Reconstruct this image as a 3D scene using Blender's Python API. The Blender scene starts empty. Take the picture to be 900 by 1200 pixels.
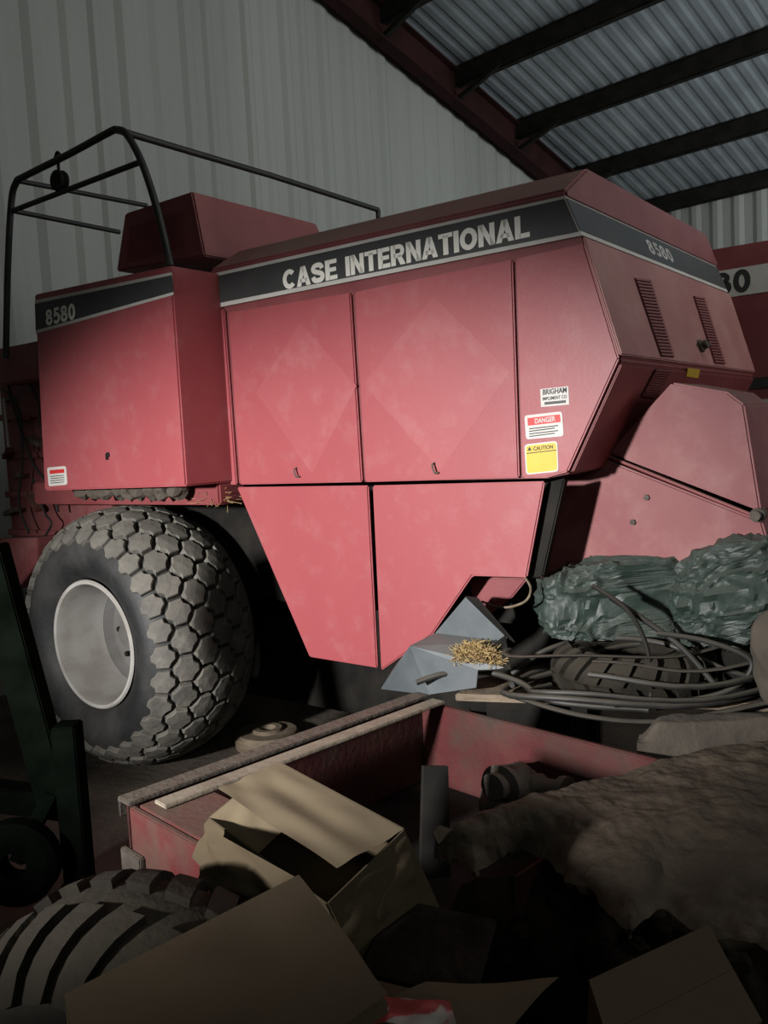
import bpy, bmesh, math, random
from mathutils import Vector, Matrix, noise
random.seed(7)
S = bpy.context.scene
COL = S.collection
sin, cos, pi = math.sin, math.cos, math.pi

# ------------------------------------------------------------------ camera
F = 1000.0; H = 1.75
rl = math.atan(0.0526); pt = math.atan(84.9/1000)
Right0 = Vector((1,0,0)); Fw = Vector((0,cos(pt),-sin(pt))); Up0 = Vector((0,sin(pt),cos(pt)))
Rc = Right0*cos(rl) - Up0*sin(rl); Uc = Right0*sin(rl) + Up0*cos(rl)
C0 = Vector((0,0,H))
cam = bpy.data.cameras.new('camera'); co = bpy.data.objects.new('camera', cam); COL.objects.link(co)
mw = Matrix((Rc, Uc, -Fw)).transposed().to_4x4(); mw.translation = C0
co.matrix_world = mw
cam.sensor_fit = 'VERTICAL'; cam.sensor_height = 36; cam.lens = 36*F/1200; cam.clip_end = 200
S.camera = co

def ray(px,py): return Rc*(px-450)+Uc*(600-py)+Fw*F
def hitp(px,py,p0,n):
    d = ray(px,py); return C0 + d*((p0-C0).dot(n)/d.dot(n))
def axis_to(px,py):
    d = -ray(px,py); d.z = 0; return d.normalized()
U = axis_to(-900,586); V = Vector((-U.y,U.x,0)); Z = Vector((0,0,1))
UB = axis_to(-540,567); VBd = Vector((-UB.y,UB.x,0))        # the barn's own axes
def W(u,v,z): return U*u+V*v+Z*z
def WB(u,v,z): return UB*u+VBd*v+Z*z
def hv(px,py,k): return hitp(px,py,V*k,V)
def hu(px,py,k): return hitp(px,py,U*k,U)
def hz(px,py,z): return hitp(px,py,Z*z,Z)
def hy(px,py,y): return hitp(px,py,Vector((0,y,0)),Vector((0,1,0)))

# ------------------------------------------------------------------ materials
def M(name, c1, c2=None, scale=5, rough=.6, metal=0, bump=0, bscale=40, lo=.35, hi=.65, stretch=(1,1,1), dust=None, spec=.5, detail=6, patch=None):
    m = bpy.data.materials.new(name); m.use_nodes = True
    nt = m.node_tree; b = nt.nodes['Principled BSDF']
    b.inputs['Roughness'].default_value = rough; b.inputs['Metallic'].default_value = metal
    b.inputs['Specular IOR Level'].default_value = spec
    tc = nt.nodes.new('ShaderNodeTexCoord'); mp = nt.nodes.new('ShaderNodeMapping')
    mp.inputs['Scale'].default_value = stretch
    nt.links.new(tc.outputs['Object'], mp.inputs['Vector'])
    nz = nt.nodes.new('ShaderNodeTexNoise'); nz.inputs['Scale'].default_value = scale; nz.inputs['Detail'].default_value = detail
    nt.links.new(mp.outputs['Vector'], nz.inputs['Vector'])
    cr = nt.nodes.new('ShaderNodeValToRGB')
    cr.color_ramp.elements[0].position = lo; cr.color_ramp.elements[1].position = hi
    cr.color_ramp.elements[0].color = (*c1,1); cr.color_ramp.elements[1].color = (*(c2 or c1),1)
    nt.links.new(nz.outputs['Fac'], cr.inputs['Fac'])
    col = cr.outputs['Color']
    def mixin(col, fac, c):
        mx = nt.nodes.new('ShaderNodeMix'); mx.data_type = 'RGBA'
        nt.links.new(fac, mx.inputs[0]); nt.links.new(col, mx.inputs[6]); mx.inputs[7].default_value = (*c,1)
        return mx.outputs[2]
    if patch:                       # scuffs and dusty patches: second, finer noise
        pc, ps, plo, phi, pamt = patch
        n3 = nt.nodes.new('ShaderNodeTexNoise'); n3.inputs['Scale'].default_value = ps; n3.inputs['Detail'].default_value = 10; n3.inputs['Roughness'].default_value = .65
        nt.links.new(tc.outputs['Object'], n3.inputs['Vector'])
        r3 = nt.nodes.new('ShaderNodeMapRange'); r3.inputs['From Min'].default_value = plo; r3.inputs['From Max'].default_value = phi; r3.inputs['To Max'].default_value = pamt
        nt.links.new(n3.outputs['Fac'], r3.inputs['Value'])
        col = mixin(col, r3.outputs['Result'], pc)
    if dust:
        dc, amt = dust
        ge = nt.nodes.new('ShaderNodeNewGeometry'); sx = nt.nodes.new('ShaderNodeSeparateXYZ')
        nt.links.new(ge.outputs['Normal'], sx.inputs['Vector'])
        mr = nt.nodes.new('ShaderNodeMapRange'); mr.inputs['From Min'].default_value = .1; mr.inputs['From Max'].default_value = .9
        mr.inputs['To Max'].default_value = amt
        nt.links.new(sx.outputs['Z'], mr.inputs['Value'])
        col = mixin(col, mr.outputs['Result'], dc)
    nt.links.new(col, b.inputs['Base Color'])
    if bump:
        n2 = nt.nodes.new('ShaderNodeTexNoise'); n2.inputs['Scale'].default_value = bscale; n2.inputs['Detail'].default_value = 8
        nt.links.new(tc.outputs['Object'], n2.inputs['Vector'])
        bp = nt.nodes.new('ShaderNodeBump'); bp.inputs['Strength'].default_value = bump; bp.inputs['Distance'].default_value = .02
        nt.links.new(n2.outputs['Fac'], bp.inputs['Height']); nt.links.new(bp.outputs['Normal'], b.inputs['Normal'])
    return m
DUST = (.20,.165,.125)
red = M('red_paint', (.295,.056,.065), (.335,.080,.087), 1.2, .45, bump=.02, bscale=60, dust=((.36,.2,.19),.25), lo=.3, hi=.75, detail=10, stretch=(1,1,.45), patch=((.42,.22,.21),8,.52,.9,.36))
redsheen = M('red_paint_sheen', (.312,.067,.076), (.354,.092,.098), 1.2, .45, lo=.3, hi=.75, detail=10, stretch=(1,1,.45), patch=((.44,.24,.23),8,.50,.9,.40))  # slightly lighter copy of the door red, for the painted sheen
redg = M('red_paint_chalky', (.34,.135,.13), (.40,.18,.165), 3, .55, bump=.02, dust=(DUST,.3), patch=((.45,.33,.29),6,.5,.85,.4))
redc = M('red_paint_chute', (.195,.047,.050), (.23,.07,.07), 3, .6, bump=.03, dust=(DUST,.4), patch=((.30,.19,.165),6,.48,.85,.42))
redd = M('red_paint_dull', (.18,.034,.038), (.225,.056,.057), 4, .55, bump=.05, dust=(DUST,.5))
redk = M('red_oxide', (.022,.007,.007), (.036,.011,.011), 4, .8, spec=.2)
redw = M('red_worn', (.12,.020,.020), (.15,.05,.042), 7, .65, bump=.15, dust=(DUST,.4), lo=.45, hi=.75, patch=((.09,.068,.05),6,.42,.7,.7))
redi = M('red_worn_shaded', (.045,.010,.010), (.06,.022,.018), 7, .75, bump=.15, lo=.45, hi=.75, spec=.2, patch=((.045,.034,.025),6,.42,.7,.7))  # worn, dirty red, darkened to paint in the shade inside the trough
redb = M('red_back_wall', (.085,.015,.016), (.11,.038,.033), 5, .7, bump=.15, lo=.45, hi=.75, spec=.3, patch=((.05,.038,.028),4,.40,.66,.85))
grey = M('stripe_grey', (.034,.038,.038), (.048,.05,.049), 6, .5)
white = M('decal_white', (.52,.50,.46), (.60,.58,.54), 8, .5)
letter = M('lettering_white', (.84,.82,.74), (.90,.88,.80), 8, .5)
faint = M('lettering_faded', (.38,.37,.355), (.48,.47,.45), 20, .6)
dark = M('dark_steel_and_shade', (.008,.007,.006), (.019,.017,.014), 6, .8, spec=.2)
black = M('black_tube', (.010,.010,.010), (.022,.02,.018), 9, .55)
rubber = M('tyre_rubber', (.013,.0133,.0136), (.028,.028,.028), 4, .6, bump=.08, dust=((.06,.056,.047),.25), patch=((.095,.093,.086),2.5,.45,.75,.6))
treadm = M('tyre_tread', (.085,.080,.071), (.14,.131,.113), 7, .8, bump=.2, patch=((.24,.225,.185),10,.47,.75,.7), dust=((.19,.174,.14),.35))
rubberd = M('tyre_rubber_dusty', (.014,.0125,.010), (.028,.024,.018), 6, .95, bump=.25, dust=((.08,.068,.051),.5), spec=.2)
rimm = M('rim_silver', (.46,.45,.42), (.36,.34,.31), 5, .75, dust=(DUST,.25), spec=.25, patch=((.28,.25,.21),5,.5,.8,.6))
rimd = M('rim_disc_shaded', (.19,.185,.175), (.12,.115,.105), 5, .8, spec=.25)  # disc darkened: the shade deep in the wheel dish is in its colour
hosem = M('hose_rubber', (.012,.012,.011), (.032,.030,.026), 12, .55, dust=((.15,.13,.10),.45))
hosek = M('hose_black', (.010,.010,.010), (.022,.02,.018), 12, .6)
wallm = M('wall_sheet', (.40,.405,.375), (.29,.295,.275), .8, .65, stretch=(1,1,.15), bump=.02, lo=.3, hi=.7)
galv = M('galvanised_sheet', (.36,.40,.42), (.25,.28,.30), 2.0, .5, metal=.25)
floorm = M('dirt_floor', (.15,.125,.10), (.075,.062,.05), 3, .95, bump=.4, bscale=25, spec=.2)
wood = M('old_wood', (.24,.185,.13), (.13,.10,.065), 9, .8, stretch=(1,1,6), bump=.2)
woodp = M('pale_plank', (.34,.29,.22), (.24,.20,.15), 9, .85, bump=.15)
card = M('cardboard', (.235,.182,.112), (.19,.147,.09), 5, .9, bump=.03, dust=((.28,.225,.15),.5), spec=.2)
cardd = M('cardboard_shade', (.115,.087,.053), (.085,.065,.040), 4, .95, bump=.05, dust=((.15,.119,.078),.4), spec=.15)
tarpm = M('green_tarp', (.024,.038,.031), (.044,.058,.050), 4, .50, bump=.35, bscale=16, dust=((.095,.10,.087),.45), spec=.4)
sackm = M('brown_sack', (.10,.083,.064), (.066,.055,.043), 9, .95, bump=.4)
dirtm = M('dusty_crust', (.040,.031,.022), (.075,.059,.043), 5, .95, bump=1.0, bscale=16, dust=((.115,.093,.068),.5), detail=10, patch=((.19,.157,.115),6,.47,.68,.7), spec=.2)
earthm = M('dark_earth', (.016,.012,.009), (.030,.024,.017), 7, .97, bump=.7, bscale=18, detail=10, spec=.1)
straw = M('straw', (.46,.33,.14), (.28,.19,.085), 30, .8)
bluegrey = M('blue_grey_sheet', (.075,.088,.094), (.115,.128,.134), 6, .55, metal=.1, dust=((.19,.18,.155),.35))
green = M('dark_green_paint_shaded', (.0016,.0024,.0016), (.0035,.005,.0035), 7, .95, spec=0)  # green taken near black, so the stand's lack of light is painted in
yellow = M('decal_yellow', (.62,.42,.03), (.68,.48,.06), 9, .5)
redd2 = M('decal_red', (.55,.03,.03), (.5,.03,.03), 9, .5)
ink = M('decal_ink', (.02,.02,.02), (.03,.03,.03), 9, .6)
rust = M('rusty_iron', (.06,.048,.038), (.10,.085,.07), 14, .8, bump=.3, dust=(DUST,.4))
packm = M('packet_print', (.36,.05,.045), (.42,.38,.34), 14, .5, lo=.48, hi=.52)

# ------------------------------------------------------------------ mesh helpers
RM = {}
def root(name, loc, label, cat, group=None):
    o = bpy.data.objects.new(name, None); COL.objects.link(o)
    o.location = loc; o['label'] = label; o['category'] = cat
    if group: o['group'] = group
    o.empty_display_size = .1
    RM[o.name] = Matrix.Translation(loc)
    return o
def make(name, bm, mat, parent=None, label=None, cat=None, group=None, kind=None, smooth=0, bev=0, seg=2, norm=True):
    bmesh.ops.remove_doubles(bm, verts=bm.verts, dist=1e-5)
    if norm: bmesh.ops.recalc_face_normals(bm, faces=bm.faces)
    if bev:
        es = [e for e in bm.edges if len(e.link_faces)==2 and e.calc_face_angle(0) > .5]
        bmesh.ops.bevel(bm, geom=es, offset=bev, segments=seg, affect='EDGES', clamp_overlap=True)
    me = bpy.data.meshes.new(name); bm.to_mesh(me); bm.free()
    if parent is not None: Mx = RM[parent.name]
    else:
        xs=[v.co.x for v in me.vertices]; ys=[v.co.y for v in me.vertices]; zs=[v.co.z for v in me.vertices]
        Mx = Matrix.Translation(((min(xs)+max(xs))/2,(min(ys)+max(ys))/2,min(zs)))
    me.transform(Mx.inverted())
    me.materials.append(mat)
    if smooth:
        me.polygons.foreach_set('use_smooth',[True]*len(me.polygons)); me.set_sharp_from_angle(angle=math.radians(smooth))
    o = bpy.data.objects.new(name, me); COL.objects.link(o)
    if parent is not None: o.parent = parent
    else: o.location = Mx.translation
    RM[o.name] = Mx
    if label: o['label']=label
    if cat: o['category']=cat
    if group: o['group']=group
    if kind: o['kind']=kind
    return o
def B(): return bmesh.new()
def prism(bm, pts, off):
    a=[bm.verts.new(p) for p in pts]; b=[bm.verts.new(p+off) for p in pts]; n=len(pts)
    bm.faces.new(a); bm.faces.new(b[::-1])
    for i in range(n): bm.faces.new((a[i],b[i],b[(i+1)%n],a[(i+1)%n]))
    return bm
def box(bm, o, a, b, c): return prism(bm, [o,o+a,o+a+b,o+b], c)
def ubox(bm,u0,u1,v0,v1,z0,z1): return box(bm, W(u0,v0,z0), U*(u1-u0), V*(v1-v0), Z*(z1-z0))
def wbox(bm,u0,u1,v0,v1,z0,z1): return box(bm, WB(u0,v0,z0), UB*(u1-u0), VBd*(v1-v0), Z*(z1-z0))
def bar(bm, p, q, w, h, up=None):
    d=(q-p).normalized(); up = up or (Z if abs(d.z)<.95 else U)
    s=d.cross(up).normalized(); t=s.cross(d).normalized()
    return prism(bm,[p-s*w/2-t*h/2,p+s*w/2-t*h/2,p+s*w/2+t*h/2,p-s*w/2+t*h/2],q-p)
def spline(pts, n=8):
    P=[pts[0]]+list(pts)+[pts[-1]]; out=[]
    for i in range(1,len(P)-2):
        a,b,c,d=P[i-1],P[i],P[i+1],P[i+2]
        for k in range(n):
            t=k/n
            out.append(.5*((2*b)+(c-a)*t+(2*a-5*b+4*c-d)*t*t+(3*b-a-3*c+d)*t**3))
    out.append(pts[-1]); return out
def tube(bm, pts, r, n=10, caps=True, flat=1.0):
    rings=[]; prev=None
    for i,p in enumerate(pts):
        d=(pts[min(i+1,len(pts)-1)]-pts[max(i-1,0)]).normalized()
        if prev is None:
            s=d.cross(Z if abs(d.z)<.9 else U).normalized()
        else:
            s=(prev-d*prev.dot(d)).normalized()
        prev=s; t=d.cross(s)
        rings.append([bm.verts.new(p+(s*cos(2*pi*k/n)+t*sin(2*pi*k/n)*flat)*r) for k in range(n)])
    for a,b in zip(rings,rings[1:]):
        for k in range(n): bm.faces.new((a[k],a[(k+1)%n],b[(k+1)%n],b[k]))
    if caps: bm.faces.new(rings[0][::-1]); bm.faces.new(rings[-1])
    return bm
def lathe(bm, c, ax, e1, e2, prof, n=48, closed=False):
    rings=[]
    for w,r in prof:
        if r<1e-5: rings.append([bm.verts.new(c+ax*w)])
        else: rings.append([bm.verts.new(c+ax*w+(e1*cos(2*pi*k/n)+e2*sin(2*pi*k/n))*r) for k in range(n)])
    prs=list(zip(rings,rings[1:]))
    if closed: prs.append((rings[-1],rings[0]))
    for a,b in prs:
        for k in range(n):
            k2=(k+1)%n
            if len(a)==1 and len(b)==1: continue
            if len(a)==1: bm.faces.new((a[0],b[k2],b[k]))
            elif len(b)==1: bm.faces.new((a[k],a[k2],b[0]))
            else: bm.faces.new((a[k],a[k2],b[k2],b[k]))
    return bm
def tyre_bm(c, ax, e1, e2, R, Wd, rin, style, n=64, h=.02, rows=5, nb=30, fill=.2, start=.02):
    bm=B(); tb=B() if style=='hex' else bm
    d=R-rin
    half=[(0,R),(.14,R-.02*d),(.25,R-.075*d),(.34,R-.16*d),(.41,R-.265*d),(.465,R-.39*d),(.495,R-.52*d),(.5,R-.62*d),(.485,R-.75*d),(.445,rin+.08*d),(.40,rin)]
    prof=[(-w*Wd,r) for w,r in half[::-1]]+[(w*Wd,r) for w,r in half[1:]]
    lathe(bm,c,ax,e1,e2,prof,n,closed=True)
    def rad(a):
        a=abs(a)/Wd
        for (w0,r0),(w1,r1) in zip(half,half[1:]):
            if a<=w1 and w1>w0: return r0+(r1-r0)*(a-w0)/(w1-w0)
        return half[7][1]
    def P(th,a,hh):
        r=rad(a); da=.012; nr=(rad(a+da)-rad(a-da))/(2*da)
        nw=-nr; l=math.sqrt(1+nw*nw)
        return c+ax*(a+hh*nw/l)+(e1*cos(th)+e2*sin(th))*(r+hh/l)
    if style=='hex':
        # arc-length parameter across the section, so shoulder blocks keep their size
        arc=[0]
        for (w0,r0),(w1,r1) in zip(half[:8],half[1:8]): arc.append(arc[-1]+math.hypot((w1-w0)*Wd,r1-r0))
        def a_of(s):
            sg=1 if s>=0 else -1; s=abs(s)
            for i in range(7):
                if s<=arc[i+1]: return sg*Wd*(half[i][0]+(half[i+1][0]-half[i][0])*(s-arc[i])/(arc[i+1]-arc[i]))
            return sg*Wd*.5
        smax=arc[5]+.30*(arc[6]-arc[5])
        pa=2*smax/rows; dt=2*pi/nb
        def block(cs,hh):
            mx=sum(q[0] for q in cs)/len(cs); my=sum(q[1] for q in cs)/len(cs)
            lv=[]
            for hq,sq_ in ((-.010,.97),(hh*.84,.90),(hh,.83)):
                lv.append([tb.verts.new(P(mx+(t-mx)*sq_,a_of(my+(s-my)*sq_),hq)) for t,s in cs])
            mid=tb.verts.new(P(mx,a_of(my),hh*1.05)); k=len(cs)
            for lo,hi in zip(lv,lv[1:]):
                for i in range(k): tb.faces.new((lo[i],lo[(i+1)%k],hi[(i+1)%k],hi[i]))
            for i in range(k): tb.faces.new((lv[-1][i],lv[-1][(i+1)%k],mid))
        for i in range(rows):
            a0=-smax+pa*(i+.5)
            for j in range(nb):
                t0=dt*(j+(.5 if i%2 else 0)); x=dt*.485; y=pa*.645
                # interlocking block: zig-zag sides that nest into the next row
                cs=[(t0-x,a0-y*.46),(t0-x*.62,a0-y*.52),(t0-x*.34,a0-y*.92),(t0+x*.16,a0-y*.96),(t0+x*.50,a0-y*.62),(t0+x*.94,a0-y*.44),
                    (t0+x,a0+y*.46),(t0+x*.62,a0+y*.52),(t0+x*.34,a0+y*.92),(t0-x*.16,a0+y*.96),(t0-x*.50,a0+y*.62),(t0-x*.94,a0+y*.44)]
                cs=[(t,max(-smax*1.02,min(smax*1.02,s))) for t,s in cs]
                block(cs,h*(.8 if i in (0,rows-1) else 1))
        return bm,tb
    dt=2*pi/nb
    for s in (-1,1):
        for j in range(nb):
            t0=dt*(j+(.5 if s>0 else 0)); sl=dt*.55
            cs=[]; st=5
            for k in range(st+1):
                f=k/st; a=s*(start+(.47-start)*f)*Wd; cs.append((t0+sl*(f)-dt*fill,a))
            for k in range(st,-1,-1):
                f=k/st; a=s*(start+(.47-start)*f)*Wd; cs.append((t0+sl*f+dt*fill,a))
            lo=[bm.verts.new(P(t,a,-.008)) for t,a in cs]; hi=[bm.verts.new(P(t,a,h)) for t,a in cs]; k2=len(cs)
            for i in range(k2): bm.faces.new((lo[i],lo[(i+1)%k2],hi[(i+1)%k2],hi[i]))
            for i in range(st): bm.faces.new((hi[i],hi[i+1],hi[k2-2-i],hi[k2-1-i]))
    return bm
# heavy grotesque capitals drawn as flat decals; unit height, each glyph a list of polygons and a width
def rect(x0,y0,x1,y1): return [(x0,y0),(x1,y0),(x1,y1),(x0,y1)]
def ribbon(pts,t):
    out=[]; n=len(pts); side=[]
    for i,(x,y) in enumerate(pts):
        ax_,ay=pts[max(i-1,0)]; bx_,by=pts[min(i+1,n-1)]
        dx,dy=bx_-ax_,by-ay; l=math.hypot(dx,dy) or 1
        side.append(((x-dy/l*t/2,y+dx/l*t/2),(x+dy/l*t/2,y-dx/l*t/2)))
    for (a,b),(c,d) in zip(side,side[1:]): out.append([a,c,d,b][::-1])
    return out
def arc2(cx,cy,rx,ry,a0,a1,n=22): return [(cx+rx*cos(math.radians(a0+(a1-a0)*i/n)),cy+ry*sin(math.radians(a0+(a1-a0)*i/n))) for i in range(n+1)]
def sp2(p,n=6): return [(q.x,q.y) for q in spline([Vector((x,y,0)) for x,y in p],n)]
t_=.24
GL={
 'C':(ribbon(arc2(.42,.5,.30,.385,42,318),t_),.80),
 'A':([[(0,0),(.26,0),(.545,1),(.29,1)],[(.58,0),(.84,0),(.55,1),(.295,1)],rect(.2,.18,.64,.38)],.84),
 'S':(ribbon(sp2([(.64,.68),(.58,.84),(.39,.885),(.20,.84),(.125,.71),(.20,.59),(.40,.51),(.60,.425),(.665,.29),(.59,.15),(.39,.115),(.19,.15),(.11,.32)]),t_),.78),
 'E':([rect(0,0,.26,1),rect(.2,0,.68,.21),rect(.2,.40,.63,.605),rect(.2,.79,.67,1)],.68),
 'I':([rect(0,0,.26,1)],.26),
 'N':([rect(0,0,.245,1),rect(.545,0,.79,1),[(0,1),(.26,1),(.79,0),(.53,0)][::-1]],.79),
 'T':([rect(.235,0,.495,.9),rect(0,.79,.73,1)],.73),
 'R':([rect(0,0,.26,1)]+ribbon([(.15,.9),(.42,.9)]+arc2(.45,.685,.20,.215,90,-90,12)+[(.42,.47),(.15,.47)],.21)+[[(.31,.45),(.55,.5),(.80,0),(.51,0)][::-1]],.80),
 'O':(ribbon(arc2(.43,.5,.31,.385,0,360,36),t_),.86),
 'L':([rect(0,0,.26,1),rect(.2,0,.67,.215)],.67),
 '8':(ribbon(arc2(.33,.735,.20,.17,0,360,26),.20)+ribbon(arc2(.33,.30,.225,.205,0,360,26),.21),.66),
 '5':([rect(.12,.81,.60,1),[(.06,.45),(.25,.45),(.29,.85),(.12,.85)]]+ribbon(sp2([(.12,.50),(.25,.585),(.42,.58),(.54,.46),(.55,.28),(.44,.13),(.28,.095),(.08,.17)]),.21),.66),
 '0':(ribbon(arc2(.33,.5,.22,.395,0,360,32),.22),.66),
 '3':(ribbon(sp2([(.08,.78),(.20,.88),(.38,.89),(.51,.78),(.49,.63),(.36,.53),(.27,.525)]),.21)+ribbon(sp2([(.27,.525),(.42,.52),(.55,.42),(.56,.25),(.44,.12),(.27,.095),(.07,.19)]),.22),.66),
}
def decal_text(body, mat, parent, o, right, up, wd, ht, gap=.09, space=.28):
    bm=B(); x=0; quads=[]
    for ch in body:
        if ch==' ': x+=space; continue
        polys,w=GL[ch]
        for p in polys: quads.append([(a+x,b) for a,b in p])
        x+=w+gap
    x-=gap
    nrm=right.cross(up).normalized()
    for p in quads:
        vs=[bm.verts.new(o+right*(a/x*wd)+up*(b*ht)) for a,b in p]
        f=bm.faces.new(vs); f.normal_update()
        if f.normal.dot(nrm)<0: f.normal_flip()
    return make('lettering',bm,mat,parent,norm=False)
def text(name, body, mat, parent, o, right, up, wd=None, ht=None, bold=.0, thick=.0003, sp=1.0):
    cu=bpy.data.curves.new('lettering','FONT'); cu.body=body; cu.offset=bold; cu.extrude=.01; cu.resolution_u=4; cu.space_character=sp
    ob=bpy.data.objects.new('lettering_source',cu); COL.objects.link(ob)
    dg=bpy.context.evaluated_depsgraph_get(); dg.update()
    me=bpy.data.meshes.new_from_object(ob.evaluated_get(dg))
    bpy.data.objects.remove(ob)
    xs=[v.co.x for v in me.vertices]; ys=[v.co.y for v in me.vertices]
    x0,x1,y0,y1=min(xs),max(xs),min(ys),max(ys)
    sy=ht/(y1-y0) if ht else wd/(x1-x0); sx=wd/(x1-x0) if wd else sy
    nrm=right.cross(up).normalized()
    bm=B(); bm.from_mesh(me); bpy.data.meshes.remove(me)
    for v in bm.verts:
        v.co = o+right*((v.co.x-x0)*sx)+up*((v.co.y-y0)*sy)+nrm*(thick*(1 if v.co.z>0 else 0))
    return make(name,bm,mat,parent)
def blob(c, rx, ry, rz, e1, e2, amp, fr, seed, floor=None, sub=5, sq=1.0, fine=0):
    bm=B(); bmesh.ops.create_icosphere(bm,subdivisions=sub,radius=1)
    for v in bm.verts:
        p=v.co.copy()
        k=1+amp*(noise.ridged_multi_fractal(p*fr+Vector((seed,seed*2,0)),.9,2.1,4,1.0,2.0)-1.0)*.5+amp*.8*noise.noise(p*fr*.6+Vector((0,seed,9)))
        if fine: k+=fine*noise.noise(p*7+Vector((seed,3,0)))
        s=Vector([math.copysign(abs(t)**sq,t) for t in p])
        q=c+e1*(s.x*rx*k)+e2*(s.y*ry*k)+Z*(s.z*rz*k)
        if floor is not None and q.z<floor: q.z=floor
        v.co=q
    return bm
def sheet_bundle(c, rx, ry, rz, e1, e2, seed, floor, sq=.7, sub=6, lean=0.0):
    # plastic sheeting thrown over a pile: a boxy bulk with flat areas broken by fine sharp creases (in metres)
    bm=B(); bmesh.ops.create_icosphere(bm,subdivisions=sub,radius=1)
    for v in bm.verts:
        p=v.co.copy(); s=Vector([math.copysign(abs(t)**sq,t) for t in p])
        l=Vector((s.x*rx,s.y*ry,s.z*rz))
        nl=Vector((p.x/rx,p.y/ry,p.z/rz)).normalized()
        g=Vector((l.x*2.6+l.z*4.0,l.y*3.5,l.z*4.5-l.x*2.6))+Vector((seed,seed*.7,3))
        a1=abs(noise.noise(g*1.7)); a2=abs(noise.noise(g*3.4+Vector((1,5,2)))); a3=abs(noise.noise(g*6.5+Vector((4,2,7))))
        dsp=.038*noise.noise(g*.9)+.018*max(0,1-a1*5.5)+.012*max(0,1-a2*5)+.007*max(0,1-a3*4.5)-.006
        l+=nl*dsp
        l.z+=lean*l.x
        q=c+e1*l.x+e2*l.y+Z*l.z
        if q.z<floor: q.z=floor
        v.co=q
    return bm

# ------------------------------------------------------------------ calibration of the machine
R=.722
hub=hz(102,757,R); KB=V.dot(hub); K=KB+.297
VB=K+1.93
uL=U.dot(hv(247,320,K))

# ------------------------------------------------------------------ building
UW=-6.5
r1=hitp(432,0,UB*(UW+.12),UB); r2=hitp(657,196,UB*(UW+.12),UB); rd=(r2-r1).normalized(); rn=UB.cross(rd).normalized()
v1=VBd.dot(r1); sl=(r2.z-r1.z)/(VBd.dot(r2)-v1)
def zr(v): return r1.z+(v-v1)*sl
ve=VBd.dot(hitp(724,248,r1,rn))
VN=-6.0; UE=9.0
bm=B(); box(bm,WB(UW-.4,VN,-.1),UB*(UE-UW+.8),VBd*(ve-VN+.6),Z*.1)
make('floor',bm,floorm,kind='structure')
def corr(span, p, h, jit=0):
    out=[]; x=span[0]
    while x<span[1]:
        w=p*(1+random.uniform(-jit,jit)); hh=h*(1+random.uniform(-jit,jit)*1.6)
        out += [(x,0),(x+.38*w,0),(x+.58*w,hh),(x+.80*w,hh)]; x+=w
    return out
bm=B(); pr=[]
for v,h in corr((VN,ve),.27,.022,.28):
    v=min(v,ve); pr.append((bm.verts.new(WB(UW+h,v,0)),bm.verts.new(WB(UW+h,v,zr(v)-.02))))
for a,b in zip(pr,pr[1:]): bm.faces.new((a[0],b[0],b[1],a[1]))
make('wall_left',bm,wallm,kind='structure')
bm=B(); pr=[]
for u,h in corr((UW,UE),.28,.024):
    pr.append((bm.verts.new(WB(u,ve-h,0)),bm.verts.new(WB(u,ve-h,zr(ve)-.02))))
for a,b in zip(pr,pr[1:]): bm.faces.new((a[0],b[0],b[1],a[1]))
make('wall_back',bm,wallm,kind='structure')
bm=B(); pr=[]
for u,h in corr((UW,UE),.17,.012):
    pr.append((bm.verts.new(WB(u,VN,zr(VN)+h)),bm.verts.new(WB(u,ve+.1,zr(ve+.1)+h))))
for a,b in zip(pr,pr[1:]): bm.faces.new((a[0],b[0],b[1],a[1]))
make('ceiling',bm,galv,kind='structure')
bm=B(); ur=UW+.2
for (du,w,z0,z1) in ((0,.012,-.38,-.05),(-.075,.16,-.07,-.05),(-.075,.16,-.40,-.38)):
    a=WB(ur+du,VN,zr(VN)+z0); prism(bm,[a,a+UB*w,a+UB*w+Z*(z1-z0),a+Z*(z1-z0)],VBd*(ve-VN)+Z*(zr(ve)-zr(VN)))
make('trim_1',bm,redk,kind='structure')
pv=[VBd.dot(hitp(*q,r1,rn)) for q in ((478,42),(527,80),(599,142),(660,200))]
st=(pv[3]-pv[1])/2
pv=[pv[1]-st*k for k in (5,4,3,2,1)]+pv[1:]+[ve-.12]
for i,v in enumerate(pv):
    bm=B(); z=zr(v)
    wbox(bm,UW+.05,UE,v-.004,v+.004,z-.22,z-.01); wbox(bm,UW+.05,UE,v-.004,v+.08,z-.03,z-.018); wbox(bm,UW+.05,UE,v-.004,v+.08,z-.22,z-.208)
    make('trim_%d'%(i+2),bm,dark,kind='structure')
for i,v in enumerate(pv[4:8]):
    bm=B(); bar(bm,WB(ur,v,zr(v)-.38),WB(ur+.65,v,zr(v)-.18),.05,.05)
    make('trim_%d'%(i+20),bm,dark,kind='structure')

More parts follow.
